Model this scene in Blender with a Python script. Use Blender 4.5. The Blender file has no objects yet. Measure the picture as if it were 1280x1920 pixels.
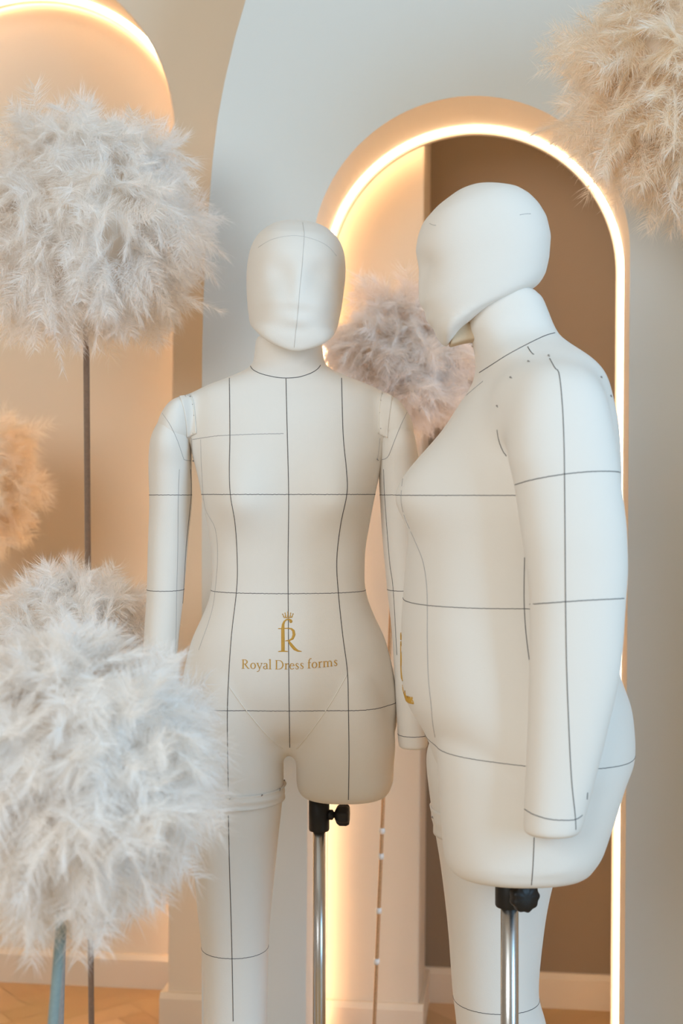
import bpy, bmesh, math, random
import numpy as np
from mathutils import Vector, Matrix
from mathutils.bvhtree import BVHTree
from mathutils.geometry import tessellate_polygon

# ------------------------------------------------------------------ camera, world, light
SC = bpy.context.scene
COL = SC.collection
F = 2500.0; PX0 = 640.0; HY = 925.0; HZ = 1.27          # focal (px of a 1280x1920 frame), centre column, horizon row, eye height
PSI = math.radians(7.2)                                  # the camera looks this much to the left of the wall normal
FWD = Vector((-math.sin(PSI), math.cos(PSI), 0)); RGT = Vector((math.cos(PSI), math.sin(PSI), 0)); UP = Vector((0, 0, 1))
EYE = Vector((0, 0, HZ))
cd = bpy.data.cameras.new('camera'); cam = bpy.data.objects.new('camera', cd); COL.objects.link(cam)
cam.location = EYE; cam.rotation_euler = (math.pi/2, 0, PSI)
cd.sensor_width = 36; cd.lens = F/1920*36; cd.shift_y = (HY-960)/1920; cd.clip_start = .05
cd.dof.use_dof = True; cd.dof.focus_distance = 2.25; cd.dof.aperture_fstop = 3.2
SC.camera = cam
W = bpy.data.worlds.new('world'); SC.world = W; W.use_nodes = True
W.node_tree.nodes['Background'].inputs[0].default_value = (1, .84, .66, 1)
W.node_tree.nodes['Background'].inputs[1].default_value = .34
def area(name, loc, target, sx, sy, power, col):
    l = bpy.data.lights.new(name, 'AREA'); l.shape = 'RECTANGLE'; l.size = sx; l.size_y = sy; l.energy = power; l.color = col
    o = bpy.data.objects.new(name, l); COL.objects.link(o); o.location = loc
    o.rotation_euler = (Vector(target)-Vector(loc)).to_track_quat('-Z', 'Y').to_euler(); return o
area('window_daylight_right', (3.0, -.3, 1.9), (0, 2.3, 1.2), 1.5, 2.2, 108, (.36, .68, 1))
area('window_daylight_left', (-1.6, -1.6, 2.3), (-.1, 2.5, 1.2), 2.0, 1.6, 74, (.88, .96, 1))
vs = SC.view_settings; vs.view_transform = 'Standard'; vs.look = 'None'; vs.gamma = 1; vs.use_curve_mapping = False; vs.exposure = 0.0
SC.cycles.max_bounces = 16; SC.cycles.diffuse_bounces = 9; SC.cycles.transmission_bounces = 10
LED_POWER = 20.0

def P(px, py, D): return EYE + FWD*D + RGT*((px-PX0)/F*D) + UP*((HY-py)/F*D)
def onY(px, py, Y):
    d = FWD + RGT*((px-PX0)/F) + UP*((HY-py)/F); return EYE + d*(Y/d.y)

# ------------------------------------------------------------------ materials
def mat(name, col, rough=.6, metal=0, bump=None, var=None, sheen=0, emit=None, trans=0):
    m = bpy.data.materials.new(name); m.use_nodes = True; nt = m.node_tree; b = nt.nodes['Principled BSDF']
    b.inputs['Base Color'].default_value = (*col, 1); b.inputs['Roughness'].default_value = rough; b.inputs['Metallic'].default_value = metal
    if sheen: b.inputs['Sheen Weight'].default_value = sheen
    tc = nt.nodes.new('ShaderNodeTexCoord')
    if var:
        n = nt.nodes.new('ShaderNodeTexNoise'); n.inputs['Scale'].default_value = var[0]; n.inputs['Detail'].default_value = 4
        nt.links.new(tc.outputs['Object'], n.inputs['Vector'])
        mx = nt.nodes.new('ShaderNodeMix'); mx.data_type = 'RGBA'
        mx.inputs['A'].default_value = (*col, 1); mx.inputs['B'].default_value = (*[c*var[1] for c in col], 1)
        nt.links.new(n.outputs['Fac'], mx.inputs['Factor']); nt.links.new(mx.outputs['Result'], b.inputs['Base Color'])
    if bump:
        n = nt.nodes.new('ShaderNodeTexNoise'); n.inputs['Scale'].default_value = bump[0]; n.inputs['Detail'].default_value = 3
        nt.links.new(tc.outputs['Object'], n.inputs['Vector'])
        bp = nt.nodes.new('ShaderNodeBump'); bp.inputs['Strength'].default_value = bump[1]; bp.inputs['Distance'].default_value = .001
        nt.links.new(n.outputs['Fac'], bp.inputs['Height']); nt.links.new(bp.outputs['Normal'], b.inputs['Normal'])
    if emit:
        b.inputs['Emission Color'].default_value = (*emit[0], 1); b.inputs['Emission Strength'].default_value = emit[1]
    return m
M_CANVAS = mat('canvas', (.80, .75, .685), .9, bump=(900, .25), var=(3, .985), sheen=.15)
M_LININGCLOTH = mat('lining_cloth', (.62, .49, .34), .9, bump=(400, .5))
M_PIPING = mat('canvas_piping', (.83, .78, .70), .9)
M_THREAD = mat('dark_thread', (.045, .04, .045), .8)
M_THREAD2 = mat('grey_thread', (.38, .36, .36), .8)
M_FAINT = mat('faint_thread', (.58, .56, .54), .8)
M_RED = mat('red_thread', (.6, .12, .08), .8)
M_GOLD = mat('gold_thread', (.66, .36, .045), .45, bump=(1500, .5), var=(500, .75))
M_PANEL = mat('panel_paint', (.69, .695, .66), .75, bump=(300, .06), var=(2, .98))
M_REVEAL_LIT = mat('arch_reveal_lit', (.92, .84, .73), .7)  # warm glow of the LED put into the reveal's base colour
M_TAUPEWALL = mat('taupe_wall', (.29, .213, .145), .8, bump=(300, .06), var=(2, .97))  # even tone, darker than the niche walls
M_NICHE = mat('niche_paint', (.76, .64, .50), .7, bump=(300, .06), var=(2, .98))
M_CHROME = mat('chrome', (.58, .56, .54), .27, 1)
M_BLACK = mat('black_plastic', (.006, .006, .007), .45)
M_PIN = mat('pin_steel', (.35, .33, .32), .3, 1)
LEDC = (1, .70, .43)
M_LED = mat('led_diffuser', (1, .9, .8), .5, emit=(LEDC, LED_POWER))
M_LEDSOFT = mat('led_diffuser_dimmed', (1, .9, .8), .5, emit=(LEDC, 11))
M_FILLSTRIP = mat('added_fill_strip', (1, .9, .8), .5, emit=(LEDC, 6))  # added unseen emitter that brightens the wall behind the arch
M_LEDCH = mat('led_channel', (.8, .72, .6), .5)
M_TAUPE = mat('velvet_taupe', (.30, .20, .14), .95, bump=(500, .6), var=(150, .6), sheen=.5)
M_TEAL = mat('velvet_teal', (.27, .36, .36), .95, bump=(500, .6), var=(150, .7), sheen=.5)
M_GREY = mat('velvet_grey', (.36, .34, .33), .95, bump=(500, .6), var=(150, .7), sheen=.5)
M_COPPER = mat('copper_glitter', (.80, .48, .25), .35, .5, bump=(700, .8), var=(260, .55))
M_CLEAR = mat('clear_clip', (.9, .88, .85), .3)
M_CORE = mat('foam_core', (.80, .70, .60), .95)
def feather_mat(name, c1, c2):
    m = bpy.data.materials.new(name); m.use_nodes = True; nt = m.node_tree
    for n in list(nt.nodes): nt.nodes.remove(n)
    out = nt.nodes.new('ShaderNodeOutputMaterial'); d = nt.nodes.new('ShaderNodeBsdfDiffuse'); t = nt.nodes.new('ShaderNodeBsdfTranslucent')
    mx = nt.nodes.new('ShaderNodeMixShader'); mx.inputs[0].default_value = .45
    d.inputs[0].default_value = c1; t.inputs[0].default_value = c2
    nt.links.new(d.outputs[0], mx.inputs[1]); nt.links.new(t.outputs[0], mx.inputs[2]); nt.links.new(mx.outputs[0], out.inputs[0])
    return m
M_FEATHER = feather_mat('feather_white', (.985, .965, .945, 1), (.985, .955, .925, 1))
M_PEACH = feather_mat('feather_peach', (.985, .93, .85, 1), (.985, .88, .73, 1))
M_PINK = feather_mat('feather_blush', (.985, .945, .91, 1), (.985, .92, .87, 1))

# ------------------------------------------------------------------ object helpers
def link(name, me, m, parent=None, smooth=True, kind=None, label=None):
    o = bpy.data.objects.new(name, me); COL.objects.link(o)
    if m: me.materials.append(m)
    if smooth: me.polygons.foreach_set('use_smooth', [True]*len(me.polygons))
    if parent: o.parent = parent
    if kind: o['kind'] = kind
    if label: o['label'] = label
    return o
def mesh(name, vs, fs):
    me = bpy.data.meshes.new(name); me.from_pydata([tuple(v) for v in vs], [], [tuple(f) for f in fs]); me.update(); return me
def fixn(me):
    bm = bmesh.new(); bm.from_mesh(me); bmesh.ops.recalc_face_normals(bm, faces=bm.faces); bm.to_mesh(me); bm.free(); return me
def empty(name, loc, label, cat, group=None, rz=0):
    o = bpy.data.objects.new(name, None); COL.objects.link(o); o.location = loc; o.rotation_euler = (0, 0, rz); o.empty_display_size = .05
    o['label'] = label; o['category'] = cat
    if group: o['group'] = group
    return o
def box(x0, x1, y0, y1, z0, z1):
    v = [(x, y, z) for x in (x0, x1) for y in (y0, y1) for z in (z0, z1)]
    return v, [(0, 1, 3, 2), (4, 6, 7, 5), (0, 4, 5, 1), (2, 3, 7, 6), (0, 2, 6, 4), (1, 5, 7, 3)]
def boxes(name, bs):
    V = []; Fc = []
    for b in bs:
        v, f = box(*b); n = len(V); V += v; Fc += [tuple(i+n for i in q) for q in f]
    return fixn(mesh(name, V, Fc))
def bevel(o, w=.003, s=2):
    b = o.modifiers.new('bevel', 'BEVEL'); b.width = w; b.segments = s; b.limit_method = 'ANGLE'; return o
def slab(name, outline, holes, y0, y1, m, bv=.004, lining=None, inside=None):
    """plate in the XZ plane with holes, from depth y0 to y1"""
    loops = [outline]+holes
    pts = [p for l in loops for p in l]
    tris = tessellate_polygon([[Vector((p[0], p[1], 0)) for p in l] for l in loops])
    n = len(pts); V = [(p[0], y0, p[1]) for p in pts]+[(p[0], y1, p[1]) for p in pts]
    Fc = [tuple(t) for t in tris]+[tuple(n+i for i in t) for t in tris]
    k = 0
    for l in loops:
        for i in range(len(l)): a = k+i; b = k+(i+1) % len(l); Fc.append((a, b, b+n, a+n))
        k += len(l)
    o = link(name, fixn(mesh(name, V, Fc)), m, smooth=False, kind='structure')
    if lining:
        o.data.materials.append(lining)
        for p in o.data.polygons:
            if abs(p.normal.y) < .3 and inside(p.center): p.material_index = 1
    if bv: bevel(o, bv)
    return o
def tube(pts, r, seg=6, closed=False, taper=None):
    pts = [Vector(p) for p in pts]; n = len(pts); V = []; Fc = []; ref = None
    for i, p in enumerate(pts):
        a = pts[(i-1) % n] if closed or i else p; b = pts[(i+1) % n] if closed or i < n-1 else p
        t = (b-a); t = t.normalized() if t.length > 1e-9 else Vector((0, 0, 1))
        if ref is None: ref = t.orthogonal().normalized()
        ref = (ref-t*ref.dot(t)); ref = ref.normalized() if ref.length > 1e-6 else t.orthogonal().normalized()
        s = t.cross(ref); rr = r if taper is None else r*taper[i]
        for k in range(seg):
            w = 2*math.pi*k/seg; V.append(p+ref*(math.cos(w)*rr)+s*(math.sin(w)*rr))
    for i in range(n if closed else n-1):
        j = (i+1) % n
        for k in range(seg): Fc.append((i*seg+k, i*seg+(k+1) % seg, j*seg+(k+1) % seg, j*seg+k))
    if not closed: Fc += [tuple(range(seg))[::-1], tuple((n-1)*seg+k for k in range(seg))]
    return V, Fc
def join(parts):
    V = []; Fc = []
    for v, f in parts: n = len(V); V += list(v); Fc += [tuple(i+n for i in q) for q in f]
    return V, Fc
def lathe(prof, seg=32, axis='z', lobes=None):
    V = []; Fc = []
    for (r, h) in prof:
        for k in range(seg):
            w = 2*math.pi*k/seg; rr = r*(1+(lobes[1]*math.cos(lobes[0]*w) if lobes else 0))
            c = (rr*math.cos(w), rr*math.sin(w), h)
            V.append(c if axis == 'z' else (h, c[0], c[1]))
    n = len(prof)
    for i in range(n-1):
        for k in range(seg): Fc.append((i*seg+k, i*seg+(k+1) % seg, (i+1)*seg+(k+1) % seg, (i+1)*seg+k))
    Fc += [tuple(range(seg))[::-1], tuple((n-1)*seg+k for k in range(seg))]
    return V, Fc
def shift(vf, d): return [Vector(v)+Vector(d) for v in vf[0]], vf[1]

# ------------------------------------------------------------------ room
YF, YFB, YM, YB = 2.80, 3.02, 3.10, 3.345      # front arched panel (front, back face), wall with the left niche, back wall
CEIL = 3.3
X = lambda px, Y, py=925: onY(px, py, Y).x
def Z(px, py, Y): return onY(px, py, Y).z
# herringbone floor
def floor():
    L, Wd = .42, .07; V = []; Fc = []; cols = []
    rnd = random.Random(3); c45 = math.sqrt(.5)
    def plank(cx, cy, hor):
        g = .0006; hx, hy = (L/2-g, Wd/2-g) if hor else (Wd/2-g, L/2-g)
        q = [(cx-hx, cy-hy), (cx+hx, cy-hy), (cx+hx, cy+hy), (cx-hx, cy+hy)]
        q = [((x-y)*c45, (x+y)*c45) for x, y in q]
        q = [(x, y+1.5) for x, y in q]
        if all(y > YB+.3 or y < -2.2 for x, y in q) or all(abs(x) > 3.1 for x, y in q): return
        n = len(V); V.extend([(x, y, 0) for x, y in q]); Fc.append((n, n+1, n+2, n+3)); cols.append(rnd.random())
    N = 8
    for i in range(-70, 70):
        for j in range(-14, 15):
            # staircase of horizontal and vertical planks
            x0 = i*Wd+j*L; y0 = i*Wd-j*L
            plank(x0+L/2, y0+Wd/2, True)
            plank(x0-Wd/2, y0+L/2, False)
    me = mesh('floor', V, Fc)
    n0 = len(me.vertices)
    bm = bmesh.new(); bm.from_mesh(me)
    ca = bm.loops.layers.color.new('tone')
    bm.faces.ensure_lookup_table()
    for f, c in zip(bm.faces, cols):
        for l in f.loops: l[ca] = (c, c, c, 1)
    v, fc = box(-3.2, 3.2, -2.3, YB+.2, -.06, -.0015)
    bv = [bm.verts.new(p) for p in v]
    for q in fc:
        ff = bm.faces.new([bv[i] for i in q])
        for l in ff.loops: l[ca] = (0, 0, 0, 1)
    bm.normal_update(); bm.to_mesh(me); bm.free()
    m = bpy.data.materials.new('oak_herringbone'); m.use_nodes = True; nt = m.node_tree; b = nt.nodes['Principled BSDF']
    vc = nt.nodes.new('ShaderNodeVertexColor'); vc.layer_name = 'tone'
    cr = nt.nodes.new('ShaderNodeValToRGB'); cr.color_ramp.elements[0].color = (.62, .37, .16, 1); cr.color_ramp.elements[1].color = (.82, .55, .28, 1)
    nz = nt.nodes.new('ShaderNodeTexNoise'); nz.inputs['Scale'].default_value = 25; nz.inputs['Detail'].default_value = 6
    mx = nt.nodes.new('ShaderNodeMix'); mx.data_type = 'RGBA'; mx.blend_type = 'MULTIPLY'; mx.inputs['Factor'].default_value = .25
    nt.links.new(vc.outputs['Color'], cr.inputs[0]); nt.links.new(cr.outputs[0], mx.inputs['A']); nt.links.new(nz.outputs['Color'], mx.inputs['B'])
    nt.links.new(mx.outputs['Result'], b.inputs['Base Color']); b.inputs['Roughness'].default_value = .35
    o = link('floor', me, m, smooth=False, kind='structure')
floor()
o = link('ceiling', boxes('ceiling', [(-3.2, 3.2, -2.3, YB+.2, CEIL, CEIL+.06)]), M_PANEL, smooth=False, kind='structure')
# back wall: light beige behind the left niche, taupe behind the right one; an added slab, unseen right of the frame, keeps light off the panel
o = link('wall_back', boxes('wall_back', [(-3.2, -.6, YB, YB+.08, 0, CEIL)]), M_NICHE, smooth=False, kind='structure')

o = link('wall_behind_arch', boxes('wall_behind_arch', [(-.6, 3.2, YB, YB+.08, 0, CEIL)]), M_TAUPEWALL, smooth=False, kind='structure')
o = link('shade_block_right', boxes('shade_block_right', [(.72, .84, 2.2, YF, 0, CEIL)]), M_NICHE, smooth=False, kind='structure')  # added out of view to shade the right part of the panel

def arch(cx, cz, r, z0=0., n=48):
    return [(cx-r, z0)]+[(cx-r*math.cos(math.pi*i/n), cz+r*math.sin(math.pi*i/n)) for i in range(n+1)]+[(cx+r, z0)]
# wall with left niche
XME = X(791, YM)
nx1 = X(321, YM); nr = .432; ncx = nx1-nr; ncz = Z(0, 262, YM)
la = arch(ncx, ncz, nr, 0)
outline = [(-3.2, 0), (-3.2, CEIL), (XME, CEIL), (XME, 0)]+la[::-1]
slab('wall_left', outline, [], YM, YB, M_NICHE)
# front arched panel
ax0, ax1 = X(580.5, YF), X(1177, YF); ar = (ax1-ax0)/2; acx = (ax0+ax1)/2; acz = Z(882, 180, YF)-ar
ra = arch(acx, acz, ar, 0)
left_edge = [(378, 1100), (378, 800), (378.5, 650), (381, 560), (386, 450), (398, 300), (408, 220), (421, 150), (440, 70), (460, 0), (492, -90), (540, -200)]
le = [onY(a, b, YF) for a, b in left_edge]; le = [(le[0].x+HZ*.0072, 0)]+[(p.x-(p.z-HZ)*.0072, p.z) for p in le]
le = [p for p in le if p[1] < CEIL]+[(le[-1][0]+.1, CEIL)]
outline = le+[(3.2, CEIL), (3.2, 0)]+ra[::-1]
slab('wall_front', outline, [], YF, YFB, M_PANEL, lining=M_REVEAL_LIT, inside=lambda c: math.hypot(c.x-acx, max(0, c.z-acz)) < ar+.02 and c.z > .01)

for v in bpy.data.objects['wall_front'].data.vertices:      # the opening flares slightly towards the back
    if v.co.y > YFB-.001 and math.hypot(v.co.x-acx, max(0, v.co.z-acz)) < ar+.01: v.co.x = acx+(v.co.x-acx)*(1+.006/ar)
# baseboards with a chamfered top
def baseboard(name, x0, x1, y, h=.084, t=.018, ends=()):
    prof = [(0, 0), (t, 0), (t, h-.012), (t-.009, h), (0, h)]
    V = []; 
    for x in (x0, x1): V += [(x, y-a, z) for a, z in prof]
    n = 5; Fc = [(i, (i+1) % n, n+(i+1) % n, n+i) for i in range(n)]+[tuple(range(n))[::-1], tuple(range(n, 2*n))]
    return V, Fc
def bb_obj(name, parts):
    v, f = join(parts); return link(name, fixn(mesh(name, v, f)), M_NICHE, smooth=False, kind='structure')
bb_obj('baseboard_back', [baseboard('b', ncx-nr, nx1, YB), baseboard('b', XME, 2.0, YB)])
bb_obj('baseboard_left', [baseboard('b', nx1-.016, XME+.012, YM), shift(([(a[0], a[1], a[2]) for a in box(nx1-.016, nx1, YM, YB-.018, 0, .082)[0]], box(0, 1, 0, 1, 0, 1)[1]), (0, 0, 0)),
    (box(XME, XME+.012, YM, YB-.018, 0, .082)), baseboard('b', -3.2, ncx-nr, YM)])

# LED strips along the back rim of each arch
def led(name, cx, cz, r, y, hw, label, gap=.006, m=M_LED, fill_strip=False):
    root = empty(name, (cx, y, 0.0), label, 'light')
    path = [(cx-r, .02)]+[(cx-r, .02+(cz-.02)*i/6) for i in range(1, 6)]+[(cx-r*math.cos(math.pi*i/64), cz+r*math.sin(math.pi*i/64)) for i in range(65)]+[(cx+r, .02+(cz-.02)*(6-i)/6) for i in range(1, 7)]
    def sweep(r0, r1, y0, y1):
        V = []; Fc = []
        for (x, z) in path:
            if z <= cz: d = Vector((1 if x > cx else -1, 0))
            else: d = (Vector((x-cx, z-cz))).normalized()
            for rr, yy in ((r0, y0), (r1, y0), (r1, y1), (r0, y1)):
                V.append((x+d.x*rr-cx, yy-y, z+d.y*rr))
        for i in range(len(path)-1):
            for k in range(4): Fc.append((i*4+k, i*4+(k+1) % 4, i*4+4+(k+1) % 4, i*4+4+k))
        Fc += [(0, 1, 2, 3), tuple(len(V)-4+k for k in range(4))]
        return V, Fc
    link('led_diffuser', fixn(mesh('d', *sweep(-hw, hw, y-.012, y+.004))), m, root, smooth=False, label='glowing warm white diffuser')
    if fill_strip: link('added_fill_strip', fixn(mesh('t', *sweep(.022, .034, y+.002, y+.006))), M_FILLSTRIP, root, smooth=False, label='added fill light strip, unseen behind the panel')
    v, f = join([sweep(hw+gap, hw+gap+.004, y-.015, y+.008), sweep(-hw-.008, -hw-.001, y-.006, y+.008)])
    link('mounting_channel', fixn(mesh('c', v, f)), M_LEDCH, root, smooth=False)
    return root
led('led_strip', acx, acz-.007, ar+.003, YFB+.022, .0045, 'glowing warm LED strip around the tall arched niche behind the two mannequins', m=M_LEDSOFT, fill_strip=True)
led('led_strip', ncx, ncz, nr-.004, YB-.02, .0045, 'glowing warm LED strip curving over the arched niche at the top left')

LEAN = .0072                                             # the joinery is a hair out of plumb
for ob in list(COL.objects):
    if ob.type == 'MESH' and ob.name != 'floor' and ob.name != 'ceiling':
        for v in ob.data.vertices: v.co.x += (v.co.z-HZ)*LEAN
# ------------------------------------------------------------------ dress forms
def pchip(xs, ys, q):
    xs = np.asarray(xs, float); ys = np.asarray(ys, float); h = np.diff(xs); d = np.diff(ys)/h; m = np.zeros_like(ys)
    for i in range(1, len(xs)-1):
        if d[i-1]*d[i] > 0: w1 = 2*h[i]+h[i-1]; w2 = h[i]+2*h[i-1]; m[i] = (w1+w2)/(w1/d[i-1]+w2/d[i])
    m[0] = d[0]; m[-1] = d[-1]
    i = np.clip(np.searchsorted(xs, q)-1, 0, len(xs)-2); t = (q-xs[i])/h[i]
    return (2*t**3-3*t**2+1)*ys[i]+(t**3-2*t**2+t)*h[i]*m[i]+(-2*t**3+3*t**2)*ys[i+1]+(t**3-t**2)*h[i]*m[i+1]
def loft(rows, step=.005, seg=96, disp=None, n=2.25, rb=.012, rt=.006):
    """rows: (z, cx, halfwidth, yfront, yback); closed ends, rounded by rb (bottom) and rt (top)"""
    rows = sorted(rows); R = np.array([r[:5] for r in rows]); z0, z1 = R[0, 0], R[-1, 0]
    zs = list(np.arange(z0, z1, step))+[z1]
    C = [pchip(R[:, 0], R[:, k], np.array(zs)) for k in range(1, 5)]
    rings = []
    def ring(z, cx, a, yf, yb, s=1.0):
        cy = (yf+yb)/2; b = (yb-yf)/2; out = []
        for k in range(seg):
            w = 2*math.pi*k/seg; c, sn = math.cos(w), math.sin(w)
            x = cx+a*s*math.copysign(abs(c)**(2/n), c); y = cy+b*s*math.copysign(abs(sn)**(2/n), sn)
            if disp: y = disp(x, y, z, cy, s)
            out.append((x, y, z))
        return out
    def cap(i, z, rr, sg):
        cx, a, yf, yb = (C[k][i] for k in range(4)); res = []
        m = max(min(a, (yb-yf)/2), .001); rr = min(rr, m*.95)
        for q in range(0, 7):
            t = q/6*math.pi/2; res.append(ring(z+sg*rr*math.sin(t)-sg*rr, cx, a, yf, yb, 1-rr/m*(1-math.cos(t))))
        return res
    bot = cap(0, z0, rb, -1); top = cap(-1, z1, rt, 1)
    mid = [ring(z, *(C[k][i] for k in range(4))) for i, z in enumerate(zs) if z0+rb < z < z1-rt]
    rings = bot[::-1]+mid+top
    V = [p for r in rings for p in r]; Fc = []
    for i in range(len(rings)-1):
        for k in range(seg): Fc.append((i*seg+k, i*seg+(k+1) % seg, (i+1)*seg+(k+1) % seg, (i+1)*seg+k))
    nb = len(V); V.append(np.mean(rings[0], axis=0)); V.append(np.mean(rings[-1], axis=0))
    for k in range(seg): Fc.append((nb, (k+1) % seg, k)); Fc.append((nb+1, (len(rings)-1)*seg+k, (len(rings)-1)*seg+(k+1) % seg))
    return V, Fc
def remesh(vfs, voxel=.004, smooth=8):
    """grow several overlapping closed shells together into one continuous surface"""
    v, f = join(vfs); me = fixn(mesh('tmp', v, f)); o = bpy.data.objects.new('tmp', me); COL.objects.link(o)
    r = o.modifiers.new('r', 'REMESH'); r.mode = 'VOXEL'; r.voxel_size = voxel
    s = o.modifiers.new('s', 'SMOOTH'); s.iterations = smooth; s.factor = .5
    dg = bpy.context.evaluated_depsgraph_get(); out = bpy.data.meshes.new_from_object(o.evaluated_get(dg))
    bpy.data.objects.remove(o); return out
def relax(me, mask, its, lam=.5):
    """even out the surface where mask(x, y, z) says so"""
    n = len(me.vertices); co = np.empty(n*3); me.vertices.foreach_get('co', co); co = co.reshape(-1, 3)
    e = np.empty(len(me.edges)*2, int); me.edges.foreach_get('vertices', e); e = e.reshape(-1, 2)
    deg = np.bincount(e.ravel(), minlength=n)[:, None]; w = (mask(co[:, 0], co[:, 1], co[:, 2])*lam)[:, None]
    for _ in range(its):
        s = np.zeros_like(co)
        for k in range(3): s[:, k] = np.bincount(e[:, 0], co[e[:, 1], k], n)+np.bincount(e[:, 1], co[e[:, 0], k], n)
        co += w*(s/deg-co)
    me.vertices.foreach_set('co', co.ravel()); me.update(); return me
ss = lambda x, a, b: np.clip((x-a)/(b-a), 0, 1)**2*(3-2*np.clip((x-a)/(b-a), 0, 1))
def bvh(*meshes):
    V = []; Fc = []
    for me in meshes:
        n = len(V); V += [v.co.copy() for v in me.vertices]; Fc += [tuple(i+n for i in p.vertices) for p in me.polygons]
    return BVHTree.FromPolygons(V, Fc)
def contour(me, co, no, keep=None):
    """closed or open loops where a plane cuts the mesh"""
    bm = bmesh.new(); bm.from_mesh(me)
    r = bmesh.ops.bisect_plane(bm, geom=bm.verts[:]+bm.edges[:]+bm.faces[:], plane_co=co, plane_no=no, clear_inner=False, clear_outer=False)
    es = [e for e in r['geom_cut'] if isinstance(e, bmesh.types.BMEdge)]
    adj = {}
    pos = {}
    for e in es:
        a, b = e.verts
        adj.setdefault(a.index if a.index >= 0 else id(a), []); 
        pos[a] = a.co.copy(); pos[b] = b.co.copy()
    g = {}
    for e in es:
        a, b = e.verts; g.setdefault(a, []).append(b); g.setdefault(b, []).append(a)
    seen = set(); loops = []
    for st in sorted(g, key=lambda v: len(g[v])):
        if st in seen: continue
        path = [st]; seen.add(st); cur = st
        while True:
            nx = [v for v in g[cur] if v not in seen]
            if not nx: break
            cur = nx[0]; seen.add(cur); path.append(cur)
        closed = len(path) > 3 and path[0] in g[path[-1]]
        loops.append(([v.co.copy() for v in path], closed))
    bm.free()
    out = []
    for pts, cl in loops:
        if keep is None: out.append((pts, cl)); continue
        fl = [keep(p) for p in pts]
        if all(fl): out.append((pts, cl)); continue
        if cl:
            k = fl.index(False); pts = pts[k:]+pts[:k]; fl = fl[k:]+fl[:k]
        cur = []
        for p, q in zip(pts, fl):
            if q: cur.append(p)
            else:
                if len(cur) > 2: out.append((cur, False))
                cur = []
        if len(cur) > 2: out.append((cur, False))
    return out
def seam(name, loops, parent, m=None, r=.00052, zig=.0004):
    """a thread lying on the cloth"""
    for pts, cl in loops:
        # resample evenly
        q = [Vector(pts[0])]; 
        P2 = pts+[pts[0]] if cl else pts
        acc = 0; step = .0035
        for a, b in zip(P2[:-1], P2[1:]):
            a = Vector(a); b = Vector(b); L = (b-a).length
            if L < 1e-9: continue
            while acc+step <= L: acc += step; q.append(a.lerp(b, acc/L))
            acc -= L
        if len(q) < 3: continue
        if zig: q = [p+Vector((0, 0, zig*(1 if i % 2 else -1)*((i*7919 % 13)/13))) for i, p in enumerate(q)]
        link(name, mesh(name, *tube(q, r, 5, cl)), m or M_THREAD, parent)

class Form:
    def __init__(s, loc, rz, label, group):
        s.root = empty('dress_form_mannequin', loc, label, 'mannequin', group, rz)
        s.mw = Matrix.Translation(loc) @ Matrix.Rotation(rz, 4, 'Z'); s.mi = s.mw.inverted()
    def hit(s, tree, px, py, off=0.0):
        o = s.mi @ EYE; d = (s.mi @ P(px, py, 1.0)-o).normalized()
        h, n, i, dist = tree.ray_cast(o, d)
        if h is None: return None
        if n.dot(d) > 0: n = -n
        return h+n*off
    def line(s, tree, pts, step=4, off=.0002):
        out = []
        for a, b in zip(pts[:-1], pts[1:]):
            L = math.hypot(b[0]-a[0], b[1]-a[1]); k = max(1, int(L/step))
            for i in range(k): 
                h = s.hit(tree, a[0]+(b[0]-a[0])*i/k, a[1]+(b[1]-a[1])*i/k, off)
                if h is not None: out.append(h)
        h = s.hit(tree, *pts[-1], off)
        if h is not None: out.append(h)
        # drop jumps
        if not out: return []
        runs = [[out[0]]]
        for p in out[1:]:
            if (p-runs[-1][-1]).length > .03: runs.append([])
            runs[-1].append(p)
        return [(r, False) for r in runs if len(r) > 2]
def curve(pts, n=8):
    """Catmull-Rom through picture points"""
    P_ = [pts[0]]+list(pts)+[pts[-1]]; out = []
    for i in range(1, len(P_)-2):
        p0, p1, p2, p3 = [np.array(P_[i+k], float) for k in (-1, 0, 1, 2)]
        for k in range(n):
            t = k/n; out.append(tuple(.5*(2*p1+(p2-p0)*t+(2*p0-5*p1+4*p2-p3)*t*t+(3*p1-p0-3*p2+p3)*t**3)))
    out.append(tuple(pts[-1])); return out

# head shared by both forms: profile traced from the bowed one, stood upright
PROF = [(905,346),(930,347),(967,353),(990,366),(1008,384),(1023,409),(1031,444),(1028,485),(1021,516),(1008,535),(995,545),(969,556),(941,566),(910,585),(861,618),(850,634),(838,651),
        (830,647),(817,627),(799,593),(790,570),(792,548),(791,530),(788,512),(783.5,493),(779,469),(783.5,441),(792.5,418),(817,390),(853,362.5),(879,351)]
BOW = math.radians(18)
def unbow(p, S=1168.):
    u = -(p[0]-930)/S; v = -(p[1]-560)/S; c, s_ = math.cos(BOW), math.sin(BOW); return u*c-v*s_, u*s_+v*c
FRONT = [(413.5,540,566),(416,522,582),(420,507,592),(426,496,604),(431.5,487,610),(440,476,619),(450,468,626),(463,461.5,632),(478,457.5,636.7),(500,455,639.5),(520,455,640),(549,457,638),(575,459,634.5),(591,461,631),(609.7,463,627),(623.7,469,622.6),(632,475,617),(640,485,613),(647,497,608),(653,508,600),(659,522,587.5),(664,535,572),(668,546,556)]
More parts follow.
